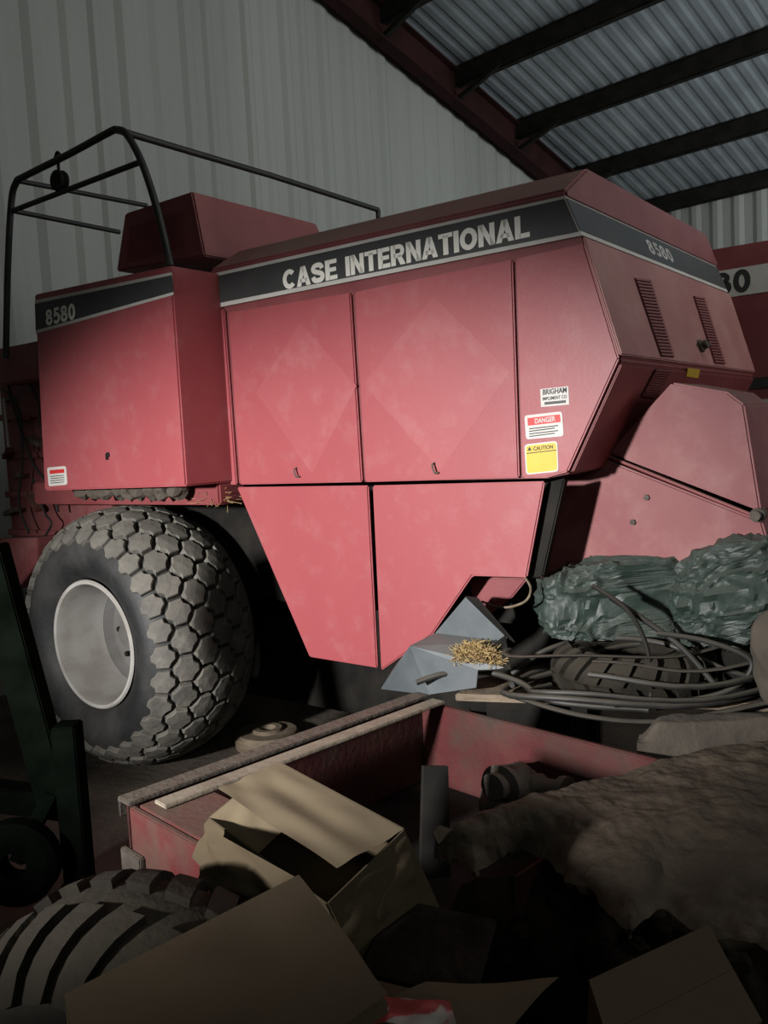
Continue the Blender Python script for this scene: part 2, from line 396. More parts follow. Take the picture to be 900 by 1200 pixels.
# ------------------------------------------------------------------ the red baler
base=W(-2.9,(K+VB)/2,0)
bal=root('baler',base,'big red square baler with grey stripe and bulky diamond-tread wheel, lit in mid scene','baler')
def panel(name,pix,k,th,mat,parent=bal,bev=.006,label=None,seg=2,smooth=0):
    bm=B(); prism(bm,[hv(x,y,k) for x,y in pix],V*th)
    return make(name,bm,mat,parent,bev=bev,label=label,seg=seg,smooth=smooth)
e0=hv(660,228,K); e1_=hv(681,276,K); e2_=hv(726,420,K); e3_=hv(665,555,K)
bl=hv(270,568,K); tl=hv(247,320,K)
zt=(tl.z+e0.z)/2
bm=B()
prism(bm,[p+V*.02 for p in (tl,e0,e1_,e2_,e3_,hv(640,561,K),bl)],V*1.91)
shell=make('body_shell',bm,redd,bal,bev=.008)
bm=B()
ur_=U.dot(e0)
za=tl.z; zb=e0.z
def roofsec(u,z): return [W(u,K-.005,z),W(u,K+.20,z+.12),W(u,VB-.2,z+.12),W(u,VB+.005,z),W(u,VB+.005,z-.03),W(u,K-.005,z-.03)]
A=[bm.verts.new(p) for p in roofsec(uL,za+.015)]; Bv=[bm.verts.new(p) for p in roofsec(ur_+.015,zb+.015)]
bm.faces.new(A); bm.faces.new(Bv[::-1])
for i in range(6): bm.faces.new((A[i],Bv[i],Bv[(i+1)%6],A[(i+1)%6]))
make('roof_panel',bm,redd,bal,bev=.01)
dl_=panel('side_door',[(267,366),(410,343),(424,565),(281,568)],K,.02,red)
dr_=panel('side_door',[(415,342),(600,304),(608,560),(428,565)],K,.02,red)
panel('sheen_patch',[(300,460),(352,378),(418,452),(366,556)],K-.0005,.002,redsheen,dl_,bev=0)  # diamond sheen on the doors, painted as lighter red
panel('sheen_patch',[(426,450),(508,346),(598,436),(516,552)],K-.0005,.002,redsheen,dr_,bev=0)
panel('side_panel',[(604,303),(684,285),(725,420),(665,553),(640,560),(612,560)],K,.02,red)
panel('side_panel',[(247,364),(262,362),(277,568),(269,568)],K,.02,red)
panel('lower_door',[(277,571),(431,569),(442,783),(362,770)],K,.02,red)
panel('lower_door',[(436,569),(638,564),(617,677),(553,675),(506,744),(446,786)],K,.02,red)
sp=panel('side_stripe',[(247,320),(660,228),(681,276),(247,362)],K-.002,.02,white,bev=0,label='dark grey stripe edged in white')
panel('stripe_field',[(247,325),(661,233),(678,271.5),(247,357)],K-.004,.003,grey,sp,bev=0)
def tx(name,body,mat,parent,a,b,c,k,bold=.02,sp_=1.0):
    o=hv(*a,k); r=hv(*b,k)-o; u=hv(*c,k)-o
    return text(name,body,mat,parent,o,r.normalized(),u.normalized(),r.length,u.length,bold,sp=sp_)
def dx(body,mat,parent,a,b,c,k,gap=.09):
    o=hv(*a,k); r=hv(*b,k)-o; u=hv(*c,k)-o
    return decal_text(body,mat,parent,o,r.normalized(),u.normalized(),r.length,u.length,gap)
dx('CASE',letter,sp,(332,340),(395.5,326.3),(330.7,317.5),K-.0045,.055)
dx('INTERNATIONAL',letter,sp,(405.5,324),(621,277.3),(404.2,301),K-.0045,.05)
for q in ((350,553),(512,548)):
    p=hv(*q,K); bm=B(); tube(bm,spline([p+U*(-.01)+Z*.02,p-V*.02+Z*.01-U*.01,p-V*.02-Z*.02,p-V*.008-Z*.02+U*.01],5),.004,8)
    make('door_latch',bm,rust,bal,smooth=40)
def edge_plane(a,b): return a,(b-a).cross(V).normalized()
def rpix(pix,a,b,off=.0):
    p0,n=edge_plane(a,b)
    if n.dot(U)<0: n=-n
    return [hitp(x,y,p0+n*off,n) for x,y in pix], n
def rpanel(name,pts,n,th,mat,parent=bal,bev=0,label=None):
    bm=B(); prism(bm,pts,n*th); return make(name,bm,mat,parent,bev=bev,label=label)
def span(a,b,fa,fb,g0=.0,g1=0.):
    p=a+(b-a)*fa; q=a+(b-a)*fb
    return [p+V*g0,q+V*g0,q+V*(1.93-g1),p+V*(1.93-g1)]
_,n01=rpix([(700,300)],e0,e1_); _,n12=rpix([(700,300)],e1_,e2_); _,n23=rpix([(700,300)],e2_,e3_)
rs=rpanel('rear_stripe',span(e0,e1_,0,1,.0),n01,.004,white)
rpanel('stripe_field',span(e0,e1_,.11,.89,.0),n01,.006,grey,rs)
# rear number: centred between the two pinstripes
ps,_=rpix([(760,290),(787,299)],e0,e1_,.007)
va0=V.dot(ps[0])-V.dot(e0); va1=V.dot(ps[1])-V.dot(e0)
upv=(e0-e1_); o_=e0+(e1_-e0)*.70+V*va0+n01*.007
decal_text('8580',faint,rs,o_,V,upv.normalized(),va1-va0,upv.length*.42,.09)
rpanel('rear_panel',span(e1_,e2_,.02,.98,.0),n12,.012,redg,bev=.005)
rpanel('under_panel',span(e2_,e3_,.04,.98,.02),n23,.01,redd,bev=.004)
def vent(pix,a,b,ns):
    pts,n=rpix(pix,a,b,.012)
    vt=rpanel('vent',pts,n,.002,redk)
    bm=B()
    for i in range(ns):
        f=(i+.15)/ns; g=(i+.75)/ns
        q=[pts[0]+(pts[3]-pts[0])*f,pts[1]+(pts[2]-pts[1])*f,pts[1]+(pts[2]-pts[1])*g,pts[0]+(pts[3]-pts[0])*g]
        prism(bm,q,n*.008)
    make('louvre',bm,redd,vt)
vent([(743,326),(761,328.5),(789,419),(774,418)],e1_,e2_,24)
vent([(812,347),(824,349),(849,427),(837,426)],e1_,e2_,24)
vent([(768,432),(788,434),(769,466),(751,464)],e2_,e3_,12)
ps,n=rpix([(820,406)],e1_,e2_,.012)
bm=B(); lathe(bm,ps[0],n,V,n.cross(V),[(0,.03),(.012,.03),(.018,.022),(.035,.02),(.04,0)],20); bar(bm,ps[0]+n*.03-V*.04,ps[0]+n*.03+V*.04,.018,.012)
make('rear_latch',bm,rust,bal,smooth=40)
ps,n=rpix([(806,431),(820,433),(818,443),(804,441)],e2_,e3_,.011)
rpanel('decal',ps,n,.002,yellow,label='small yellow decal')
KC=K+.40
bm=B(); ubox(bm,U.dot(hub)-.5,U.dot(e2_)-.25,KC+.05,VB-.35,.88,1.75); make('bale_chamber',bm,dark,bal,bev=.01)
bm=B(); ubox(bm,U.dot(hub)-.2,U.dot(hub)+2.4,KC+.5,KC+.55,.12,.95); make('under_shade',bm,dark,bal,bev=.01)  # added dark sheet, stands in for the shade under the baler
KW=K+.33
hoodp=[(712,531),(787,448),(852,459),(872,474),(892,600)]
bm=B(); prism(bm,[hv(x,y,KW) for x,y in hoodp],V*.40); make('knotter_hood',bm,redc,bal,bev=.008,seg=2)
bm=B(); tube(bm,[hv(706,532,KW),hv(890,607,KW)],.007,10); make('hood_hinge',bm,redd,bal,smooth=40)
p=hv(887,604,KW-.02); bm=B(); lathe(bm,p,V,U,Z,[(-.03,0),(-.03,.018),(0,.018),(0,.026),(.05,.026)],16); make('hinge_pin',bm,rust,bal,smooth=40)
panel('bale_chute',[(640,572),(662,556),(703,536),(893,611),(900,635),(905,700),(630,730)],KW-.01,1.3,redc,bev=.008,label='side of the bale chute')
for q in ((758,583),(742,612)):
    p=hv(*q,KW-.012); bm=B(); lathe(bm,p,-V,U,Z,[(0,.013),(.008,.012),(.009,0)],6); make('bolt',bm,rust,bal)
panel('inner_bracket',[(548,676),(618,678),(600,700),(560,730)],K+.14,.02,redd)
panel('gap_shade',[(640,566),(662,560),(636,676),(618,677)],K+.05,.04,dark)  # dark strip painting the shaded gap between lower door and chute
bm=B(); tube(bm,spline([hv(565,705,K+.05),hv(590,712,K),hv(615,705,K-.02),hv(622,690,K+.02),hv(615,676,K+.1)],6),.005,8); make('cable',bm,wood,bal,smooth=40)

# front cabinet over the wheel
bx=panel('twine_cabinet',[(40,345),(200,311),(218,570),(52,575)],KB,.55,red,bev=.008)
panel('cabinet_stripe',[(40.5,352),(201,319),(203,345.5),(42,391)],KB-.002,.003,white,bx,bev=0,label='dark grey stripe edged in white')
panel('stripe_field',[(40.7,356),(201,322.5),(203,342),(41.8,387)],KB-.004,.003,grey,bx,bev=0)
dx('8580',letter,bx,(54,382),(88.5,373.8),(53,363.5),KB-.0045,.07)
p=hv(127,533,KB); bm=B(); lathe(bm,p,-V,U,Z,[(0,.014),(.010,.012),(.011,0)],12); bar(bm,p-V*.012+Z*.005,p-V*.012-Z*.025,.010,.005); make('cabinet_latch',bm,black,bx)
ucr=U.dot(hv(209,440,KB))
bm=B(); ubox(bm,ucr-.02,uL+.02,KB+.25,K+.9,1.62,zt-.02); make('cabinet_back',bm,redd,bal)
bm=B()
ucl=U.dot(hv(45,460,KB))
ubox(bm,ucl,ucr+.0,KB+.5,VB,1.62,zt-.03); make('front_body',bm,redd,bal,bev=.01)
k1=K+.05
q=[hv(136,318,k1),hv(146,250,k1),hv(225,224,k1),hv(240,300,k1)]
bm=B()
a=[bm.verts.new(p) for p in q]
q2=[q[0]+V*1.1,q[1]+V*.95,q[2]+V*.95,q[3]+V*1.1]
b=[bm.verts.new(p) for p in q2]
bm.faces.new(a); bm.faces.new(b[::-1])
for i in range(4): bm.faces.new((a[i],b[i],b[(i+1)%4],a[(i+1)%4]))
hs=make('fan_housing',bm,redd,bal,bev=.008)
bm=B()
for i in range(34):
    f=i/33; bar(bm,hv(152+62*f,284-20*f-18,k1-.001),hv(149+68*f,308-20*f,k1-.001),.003,.003)
for i in range(14):
    f=i/13; bar(bm,hv(152-3*f,266+42*f,k1-.001),hv(214+3*f,246+42*f,k1-.001),.003,.003)
make('screen',bm,redd,hs)
def decal(pix,k,mat,parent,name='decal',label=None): return panel(name,pix,k,.002,mat,parent,bev=0,label=label)
def rounded(pix,r=.12,n=4):
    # corner-rounded quadrilateral in the sticker's own plane
    out=[]; m=len(pix)
    for i in range(m):
        p=Vector((*pix[i],0)); a=Vector((*pix[i-1],0)); b=Vector((*pix[(i+1)%m],0))
        s=min((a-p).length,(b-p).length)*r
        p1=p+(a-p).normalized()*s; p2=p+(b-p).normalized()*s
        for k in range(n+1):
            t=k/n; q=p1*(1-t)**2+p*2*t*(1-t)+p2*t*t; out.append((q.x,q.y))
    return out
d1=decal([(633,456),(666,452.5),(667,474),(634,477)],K-.002,white,bal,label='white dealer sticker')
tx('lettering','BRIGHAM',ink,d1,(636,463),(664,460),(636,456.5),K-.003,.02)
tx('lettering','IMPLEMENT CO',ink,d1,(636,469.5),(664,466.5),(636,465.5),K-.003,.01)
bm=B(); prism(bm,[hv(x,y,K-.003) for x,y in ((638,474.5),(663,472),(663,468.8),(638,471.2))],V*.001); make('print',bm,grey,d1)
d2=decal(rounded([(614.5,487),(658.5,482),(660.5,511),(616.5,515)]),K-.002,white,bal,label='white sticker with a red heading')
bm=B(); prism(bm,[hv(x,y,K-.003) for x,y in ((618,490),(656,485.5),(657,494.5),(618.5,499))],V*.001); make('print',bm,redd2,d2)
tx('lettering','DANGER',white,d2,(627,496.5),(651,493.5),(626.7,490.5),K-.0035,.02)
bm=B()
for i in range(4): prism(bm,[hv(x,y,K-.003) for x,y in ((620,502+i*3),(654-4*(i%2),498+i*3),(654-4*(i%2),499.2+i*3),(620,503.2+i*3))],V*.001)
make('print',bm,ink,d2)
d3=decal(rounded([(614.5,521),(653,516.5),(654.5,552.5),(616.5,556.5)]),K-.002,white,bal,label='yellow sticker edged in white')
panel('sticker_field',rounded([(616,522.5),(651.7,518.2),(653,551),(617.8,554.8)]),K-.0026,.001,yellow,d3,bev=0)
tx('lettering','CAUTION',ink,d3,(625,528.3),(648,525.8),(625,523.5),K-.0032,.02)
bm=B(); prism(bm,[hv(x,y,K-.0032) for x,y in ((618,528.3),(623,527.8),(620.3,523.3))],V*.0006)
prism(bm,[hv(x,y,K-.0032) for x,y in ((617,530.9),(652,526.9),(652,527.9),(617,531.9))],V*.0006)
make('print',bm,ink,d3)
d4=decal(rounded([(55,548),(77,546),(79,568),(57,570)]),KB-.002,white,bx,label='white sticker with a red heading')
bm=B(); prism(bm,[hv(x,y,KB-.003) for x,y in ((58,551),(75,549.5),(75.3,554),(58.3,555.5))],V*.001); make('print',bm,redd2,bx)
bm=B()
for i in range(4): prism(bm,[hv(x,y,KB-.003) for x,y in ((59,558+i*2.6),(75,556.5+i*2.6),(75,557.3+i*2.6),(59,558.8+i*2.6))],V*.001)
make('print',bm,ink,bx)

# undercarriage
bm=B(); ubox(bm,ucl-.5,ucr-.02,KB+.22,KB+.40,1.47,1.60); make('frame_beam',bm,redd,bal,bev=.01)
for i in range(9):
    p=hv(104+i*13+random.uniform(-4,4),580,KB+.14); p.z=1.555
    make('dirt_clod',blob(p,.05,.05,.05,U,V,.5,2,i,sub=2),sackm,bal)
uh=U.dot(hub)
bm=B(); ubox(bm,uh-.08,uh+.08,KB+.35,VB-.05,R-.09,R+.09); make('axle',bm,dark,bal,bev=.01)
for v in (K+.42,VB-.45):
    bm=B(); ubox(bm,uh-.12,uh+.12,v,v+.1,R-.1,1.0); make('axle_bracket',bm,dark,bal)
bm=B(); ubox(bm,ucl-1.05,ucl+.05,K+.08,K+.12,.95,2.35)
for z in (1.25,1.5,1.75,2.0): ubox(bm,ucl-1.05,ucl+.03,K+.05,K+.08,z,z+.04)
make('front_plate',bm,redc,bal,bev=.004)
bm=B(); ubox(bm,ucl-.7,ucl-.2,K-.12,K+.05,2.2,2.42); make('front_box',bm,redc,bal,bev=.01)
bm=B(); ubox(bm,ucl-1.0,ucl-.3,K+.3,VB-.2,.75,1.2); make('drawbar_frame',bm,redd,bal,bev=.01)
bm=B(); prism(bm,[hv(-8,632,K-.1),hv(44,630,K-.1),hv(44,660,K-.1),hv(20,690,K-.1),hv(-8,690,K-.1)],V*.2); make('guard',bm,redc,bal,bev=.006)
for pix,r in (([(6,430),(14,470),(30,520),(40,545),(62,575),(68,600)],.009),([(2,455),(22,480),(26,540),(22,590),(34,625)],.008),([(38,560),(52,600),(60,615),(44,640)],.007),([(15,415),(30,440),(44,470),(46,500)],.007)):
    bm=B(); tube(bm,spline([hv(x,y,K-.03) for x,y in pix],6),r,8); make('hydraulic_hose',bm,hosek,bal,smooth=40)
bm=B(); tube(bm,[hv(4,466,K-.06),hv(10,524,K-.06)],.009,8); make('ram_rod',bm,rimm,bal,smooth=40)
for i in range(7):
    p=hv(8+(i%3)*13,470+i*22,K+.03); bm=B(); bar(bm,p,p+U*random.uniform(.05,.2)+Z*random.uniform(-.1,.05)-V*.03,.05,.03); make('linkage',bm,(rust,redw)[i%2],bal,bev=.004)
def wheel(c):
    bm,tb=tyre_bm(c,V,U,Z,R-.022,.70,.36,'hex',72,.034,7,29)
    w=make('wheel',bm,rubber,bal,smooth=35)
    make('tread',tb,treadm,w)
    bm=B(); lathe(bm,c,V,U,Z,[(-.28,.345),(-.295,.357),(-.305,.350),(-.30,.333),(-.265,.322),(-.12,.310),(-.02,.29)],64)
    bmesh.ops.solidify(bm,geom=bm.faces[:],thickness=.006)
    make('rim',bm,rimm,w,smooth=40)
    bm=B(); lathe(bm,c,V,U,Z,[(-.02,.292),(.03,.26),(.05,.15),(.0,.13),(-.0,.085),(-.07,.075),(-.075,0)],64)
    make('rim_disc',bm,rimd,w,smooth=40)
    for k in range(8):
        t=2*pi*k/8; bm=B(); lathe(bm,c+V*.035+(U*cos(t)+Z*sin(t))*.2,-V,U,Z,[(0,.016),(.02,.016),(.022,0)],6)
        make('wheel_nut',bm,dark,w)
wheel(hub+V*.33)
wheel(W(uh,VB+.2,R))
# guard rail cage
kc=KB+.06
ra=hv(136,152,kc); rb=hv(22,212,kc)
ua=U.dot(ra); ub=U.dot(rb); va=V.dot(ra)
end=hu(443,246,ua); vend=V.dot(end)
def rail(pts,r):
    bm=B(); tube(bm,pts,r,10); make('guard_rail',bm,black,bal,smooth=40)
rail(spline([hv(7,420,kc),hv(9,320,kc),hv(13,240,kc),hv(19,214,kc),hv(30,206,kc),hv(80,181,kc),hv(128,155,kc),ra],8),.018)
rail(spline([hv(200,312,kc),hv(184,245,kc),hv(166,190,kc),hv(148,157,kc),ra],8),.018)
rail([ra,ra+V*(vend-va)*.5+Z*.01,W(ua,vend,end.z)],.017)
rail([W(ua,vend,end.z),W(ua,vend,zt)],.018)
b2=hu(172,241,ub); rail([rb,b2],.014)
rail([b2,Vector((b2.x,b2.y,2.6))],.014)
c1=hv(15,247,kc); rail([c1,hu(140,272,U.dot(c1))],.014)
rail([c1,hv(164,190,kc)],.014)
p=hv(70,212,kc)
pl=root('pulley_block',p-Z*.08,'small black pulley block hanging from the tubular guard rail','pulley')
bm=B(); lathe(bm,p-V*.025,V,U,Z,[(0,0),(0,.05),(.012,.055),(.025,.04),(.038,.055),(.05,.05),(.05,0)],24); make('sheave',bm,dark,pl,smooth=40)
bm=B(); tube(bm,spline([p+Z*.04,p+Z*.09,p+Z*.12+U*.02,p+Z*.145,p+Z*.12-U*.025],6),.008,8); make('hook',bm,dark,pl,smooth=40)
def strawpile(name,c,rx,ry,rz,e1,e2,n,ln,label=None,parent=None,cat=None,th=.003):
    bm=B()
    for i in range(n):
        t=random.random()*2*pi; r=math.sqrt(random.random())
        x,y=r*cos(t),r*sin(t); p=c+e1*(x*rx)+e2*(y*ry)+Z*(rz*(1-r*r)*random.uniform(.3,1.0))
        d=Vector((random.uniform(-1,1),random.uniform(-1,1),random.uniform(-.35,.5))).normalized()
        bar(bm,p,p+d*ln*random.uniform(.4,1),th,th*.7)
    return make(name,bm,straw,parent,label=label,cat=cat,kind='stuff')
strawpile('hay_tuft',hv(256,588,K-.01),.07,.05,.06,U,V,70,.13,parent=bal,th=.0025)

# ------------------------------------------------------------------ second red machine behind, right
K2=VB+.62
q=hv(870,330,K2); zc=q.z
b2r=root('harvest_machine',W(-.7,K2+.9,0),'red machine with white number band partly hidden behind the rear hood at right','machine')
u2=-2.4
bm=B(); prism(bm,[W(u2,K2,.95),W(1.4,K2,.95),W(1.6,K2,1.9),W(1.4,K2,zc+.22),W(u2,K2,zc+.22)],V*1.8); make('body_shell',bm,redd,b2r,bev=.015)
panel('number_band',[(780,328),(905,307.5),(905,341),(780,359)],K2-.003,.003,white,b2r,bev=0)
dx('30',ink,b2r,(837,348),(880,340.8),(836,321.5),K2-.0045,.08)
panel('decal',[(878,443),(905,441),(905,454),(878,456)],K2-.006,.004,ink,b2r,bev=0)
panel('decal',[(880,469),(905,467),(905,483),(880,485)],K2-.006,.004,white,b2r,bev=0)
panel('side_door',[(836,362),(920,350),(920,600),(836,600)],K2-.002,.002,redd,b2r,bev=0)
for u in (-1.9,.8):
    for v in (K2+.1,K2+1.3):
        bm=tyre_bm(W(u,v+.15,.5),V,U,Z,.48,.34,.25,'lug',32,.02,5,20); w=make('wheel',bm,rubber,b2r,smooth=35)
        bm=B(); lathe(bm,W(u,v+.15,.5),V,U,Z,[(-.12,.26),(-.05,.23),(-.02,.1),(-.03,0)],32); make('rim',bm,rimm,w,smooth=40)
    bm=B(); ubox(bm,u-.06,u+.06,K2+.3,K2+1.5,.44,1.0); make('axle',bm,dark,b2r)

# ------------------------------------------------------------------ red steel trough in front
ZT=.70
L=hz(147,940,ZT); E=hz(493,816,ZT)
Td=(E-L); Td.z=0; TL=Td.length; Td.normalize(); Ts=Vector((Td.y,-Td.x,0))
L0=Vector((L.x,L.y,0))
def T(t,s,z): return L0+Td*t+Ts*s+Z*z
def tbox(bm,t0,t1,s0,s1,z0,z1): return box(bm,T(t0,s0,z0),Td*(t1-t0),Ts*(s1-s0),Z*(z1-z0))
SW=1.05
tr=root('steel_trough',T(TL/2,SW/2,0),'open red steel trough with plank on its rim in front of the baler','trough')
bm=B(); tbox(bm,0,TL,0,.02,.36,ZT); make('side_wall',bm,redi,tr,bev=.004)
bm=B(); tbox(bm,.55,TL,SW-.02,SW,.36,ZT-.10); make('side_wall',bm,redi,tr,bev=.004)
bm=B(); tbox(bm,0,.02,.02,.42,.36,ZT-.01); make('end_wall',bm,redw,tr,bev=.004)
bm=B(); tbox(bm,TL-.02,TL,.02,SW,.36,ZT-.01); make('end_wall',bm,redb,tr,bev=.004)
bm=B(); prism(bm,[T(0,0,.34),T(TL,0,.34),T(TL,SW,.34),T(.55,SW,.34),T(0,.42,.34)],Z*.02); make('floor_plate',bm,dark,tr)
bm=B(); tbox(bm,-.01,TL,-.03,.045,ZT,ZT+.014); tbox(bm,-.01,TL,-.03,-.022,ZT-.05,ZT); make('rim_rail',bm,rust,tr,bev=.003)
bm=B(); tbox(bm,.02,.22,.05,.42,ZT-.012,ZT-.002); make('gusset_plate',bm,redw,tr,bev=.002)
bm=B(); tbox(bm,-.02,0,-.02,.10,.47,.56); make('corner_bracket',bm,rust,tr,bev=.004)
for t,s in ((.03,.03),(TL-.1,.03),(TL-.1,SW-.1),(.03,.34)):
    bm=B(); tbox(bm,t,t+.06,s,s+.06,0,.34); make('leg',bm,redk,tr)
pA=hy(488,985,2.6); bm=B(); prism(bm,[Vector((pA.x,pA.y,.36)),hy(494,897,2.66),hy(522,897,2.66),Vector((hy(523,985,2.6).x,2.6,.36))],Ts*.012)
make('divider_plate',bm,dark,tr)
bm=B(); tbox(bm,.05,TL-.02,.085,.150,ZT+.001,ZT+.014)
make('plank',bm,woodp,label='thin pale strip of wood lying along the left rim of the red trough',cat='plank',bev=.003)
p=Vector((hy(600,915,2.86).x,2.86,.36))
gb=root('gearbox',p,'rounded grey gearbox casting lying inside the red trough','gearbox')
make('casting',blob(p+Z*.12,.12,.10,.125,Td,Ts,.25,1.6,3,floor=.362,sub=4),rust,gb,smooth=60)
bm=B(); lathe(bm,p+Z*.19-Vector((.02,.04,0)),Vector((-.6,-.7,.3)).normalized(),Z,Vector((.76,-.65,0)),[(0,0),(0,.07),(.05,.075),(.06,.05),(.10,.045),(.105,.03),(.105,0)],24); make('flange',bm,rust,gb,smooth=40)
bm=B(); lathe(bm,p+Z*.17+Vector((.06,-.02,0)),Vector((.85,-.5,.05)).normalized(),Z,Td,[(0,0),(0,.05),(.03,.055),(.05,.04),(.10,.04),(.105,.055),(.13,.055),(.13,0)],20); make('shaft_end',bm,rust,gb,smooth=40)
p=hz(314,862,.05); p.z=0
bm=B(); lathe(bm,p,Z,U,V,[(0,.05),(0,.19),(.05,.195),(.08,.17),(.08,.09),(.10,.085),(.10,.05)],40,closed=True)
make('round_plate',bm,wood,label='round dusty disc with a centre hole lying on floor by the wheel',cat='disc',smooth=35)

# ------------------------------------------------------------------ bench with clutter, right
bp=[Vector((.24,3.27,0)),Vector((1.35,2.95,0)),Vector((1.65,3.36,0)),Vector((.80,3.72,0)),Vector((.34,3.46,0))]
bc=sum(bp,Vector())/5
be=root('work_bench',bc,'low dusty board on legs carrying the small tyre, hoses and tarps','bench')
bm=B(); prism(bm,[p+Z*.715 for p in bp],Z*.028); make('top_board',bm,wood,be,bev=.004)
for p in (bp[0],bp[1],bp[2],bp[3]):
    q=p+(bc-p)*.14; bm=B(); box(bm,q-Vector((.03,.03,0)),Vector((.06,0,0)),Vector((0,.06,0)),Z*.715); make('leg',bm,dark,be)
tc=Vector((.92,3.22,.745+.085))
bm=tyre_bm(tc,Z,Vector((1,0,0)),Vector((0,1,0)),.285,.17,.14,'lug',48,.022,5,20,.28)
make('small_tyre',bm,rubberd,label='small chunky tyre lying flat in the coiled black hoses',cat='tyre',smooth=35)
HG='black rubber hoses around the small tyre'
def coil(cx,cy,rx,ry,z,turns,r,ph,label,wob=.05,flat=1.0):
    pts=[]
    n=int(28*turns)
    for i in range(n+1):
        t=ph+2*pi*turns*i/n
        k=1+wob*sin(2.3*t+cx*7)+wob*.6*sin(3.7*t+cy*5)
        pts.append(Vector((cx+rx*k*cos(t),cy+ry*k*sin(t),z+.014*i/n*turns+.014*sin(3*t+cx*9))))
    bm=B(); tube(bm,pts,r,8,flat=flat); make('rubber_hose',bm,hosem,label=label,cat='hose',group=HG,smooth=50)
coil(.95,3.16,.50,.27,.775,1.4,.012,.4,'long black hose coiled widest around the small tyre')
coil(1.0,3.08,.46,.19,.800,.9,.010,2.6,'thin black hose looping across front of the small tyre')
coil(1.04,3.10,.38,.24,.86,.8,.011,3.6,'black hose bent over the right side of the small tyre')
coil(.86,3.18,.40,.22,.93,.75,.016,2.9,'flat black band draped over the top of the small tyre',.07,.35)
coil(1.08,3.06,.33,.15,.90,.7,.015,3.3,'flat black band hanging over the right front of the small tyre',.08,.35)
def hose(pix,r,label,flat=1.0):
    bm=B(); pts=spline([hy(x,y,d) for x,y,d in pix],8)
    tube(bm,pts,r,8,flat=flat); make('rubber_hose',bm,hosem,label=label,cat='hose',group=HG,smooth=50)
hose([(694,686,3.05),(735,715,3.02),(757,755,2.99),(764,800,2.95),(762,820,2.93)],.014,'stiff flat hose standing in an arch before the green tarp',.6)
hose([(715,700,3.06),(760,730,3.03),(800,760,2.98),(840,805,2.92)],.011,'hose sloping down to the right from the standing arch')
hose([(488,800,3.33),(520,790,3.33),(570,788,3.33),(610,800,3.22),(650,822,3.05),(760,832,2.93)],.012,'flat black hose running left from coil to the grey hopper')
hose([(600,790,3.3),(640,762,3.30),(700,748,3.30),(780,755,3.1),(850,785,3.0),(905,800,2.95)],.011,'black hose arching over the back of the small tyre')
hose([(590,812,3.18),(680,838,2.97),(780,845,2.91),(905,822,2.90)],.015,'black hose hanging along the front edge of the dusty board',.6)
hose([(770,742,3.0),(830,752,2.95),(880,775,2.9),(860,806,2.9),(800,822,2.92),(720,826,2.95)],.010,'thin hose looping out to the right below the heaped tarp')
e1t=Vector((.97,-.2,0)).normalized(); e2t=Vector((.2,.97,0)).normalized()
make('tarp_bundle',sheet_bundle(Vector((1.00,3.36,1.075)),.39,.13,.145,e1t,e2t,4,.925,.45,lean=.10),tarpm,label='crumpled dark green tarpaulin bundle lying behind the small tyre',cat='tarpaulin',smooth=30)
make('tarp_bundle',sheet_bundle(Vector((1.30,3.10,1.13)),.24,.14,.20,Vector((.85,-.5,.0)).normalized(),Vector((.5,.85,0)).normalized(),13,.93,.62,lean=.25),tarpm,label='heaped green plastic tarpaulin at right edge beside brown sack',cat='tarpaulin',smooth=30)
bm=B(); box(bm,Vector((1.20,3.02,.744)),Vector((.30,-.08,0)),Vector((.05,.20,0)),Z*.185)
make('block',bm,dark,label='dark block under the heaped green tarpaulin at right edge',cat='block',bev=.008)
make('sack',blob(Vector((1.335,2.86,.93)),.10,.09,.185,Vector((1,0,0)),Vector((0,1,0)),.3,1.5,21,sub=4),sackm,label='brown lumpy sack at right edge in front of the green tarp',cat='sack',smooth=60)
kh=K-.17
hp=root('sheet_hopper',hv(525,800,kh)-Z*.02,'bent blue-grey sheet metal hopper holding straw beneath the baler doors','hopper')
def fold(name,pts,mat=bluegrey,th=.006):
    n=(pts[1]-pts[0]).cross(pts[2]-pts[0]).normalized(); bm=B(); prism(bm,pts,n*th); make(name,bm,mat,hp,bev=.0015)
fA,fB,fC,fD=hv(480,757,kh),hv(560,785,kh),hv(558,806,kh),hv(503,814,kh)
fold('front_plate',[fA,fB,fC,fD])
fold('left_plate',[hv(446,807,kh+.10),hv(462,782,kh+.10),fA,fD])
fold('floor_plate',[fA,fB,hv(598,784,kh+.01),hv(592,752,kh+.12),hv(510,742,kh+.12)])
fold('right_plate',[hv(592,744,kh+.10),hv(599,784,kh),hv(560,786,kh),hv(556,770,kh+.01)],dark)  # same sheet metal, its shaded side painted dark
fold('back_plate',[hv(508,744,kh+.125),hv(546,699,kh+.125),hv(594,746,kh+.125),hv(590,760,kh+.125)])
fold('peak_plate',[hv(546,698,kh+.12),hv(594,745,kh+.12),hv(604,752,kh+.04),hv(560,700,kh+.04)],dark)  # side turned from the light, shade put into the colour
strawpile('straw',hv(560,772,kh+.03),.11,.05,.07,U,V,900,.05,label='loose golden straw heaped in the grey sheet hopper',cat='straw',th=.0026)

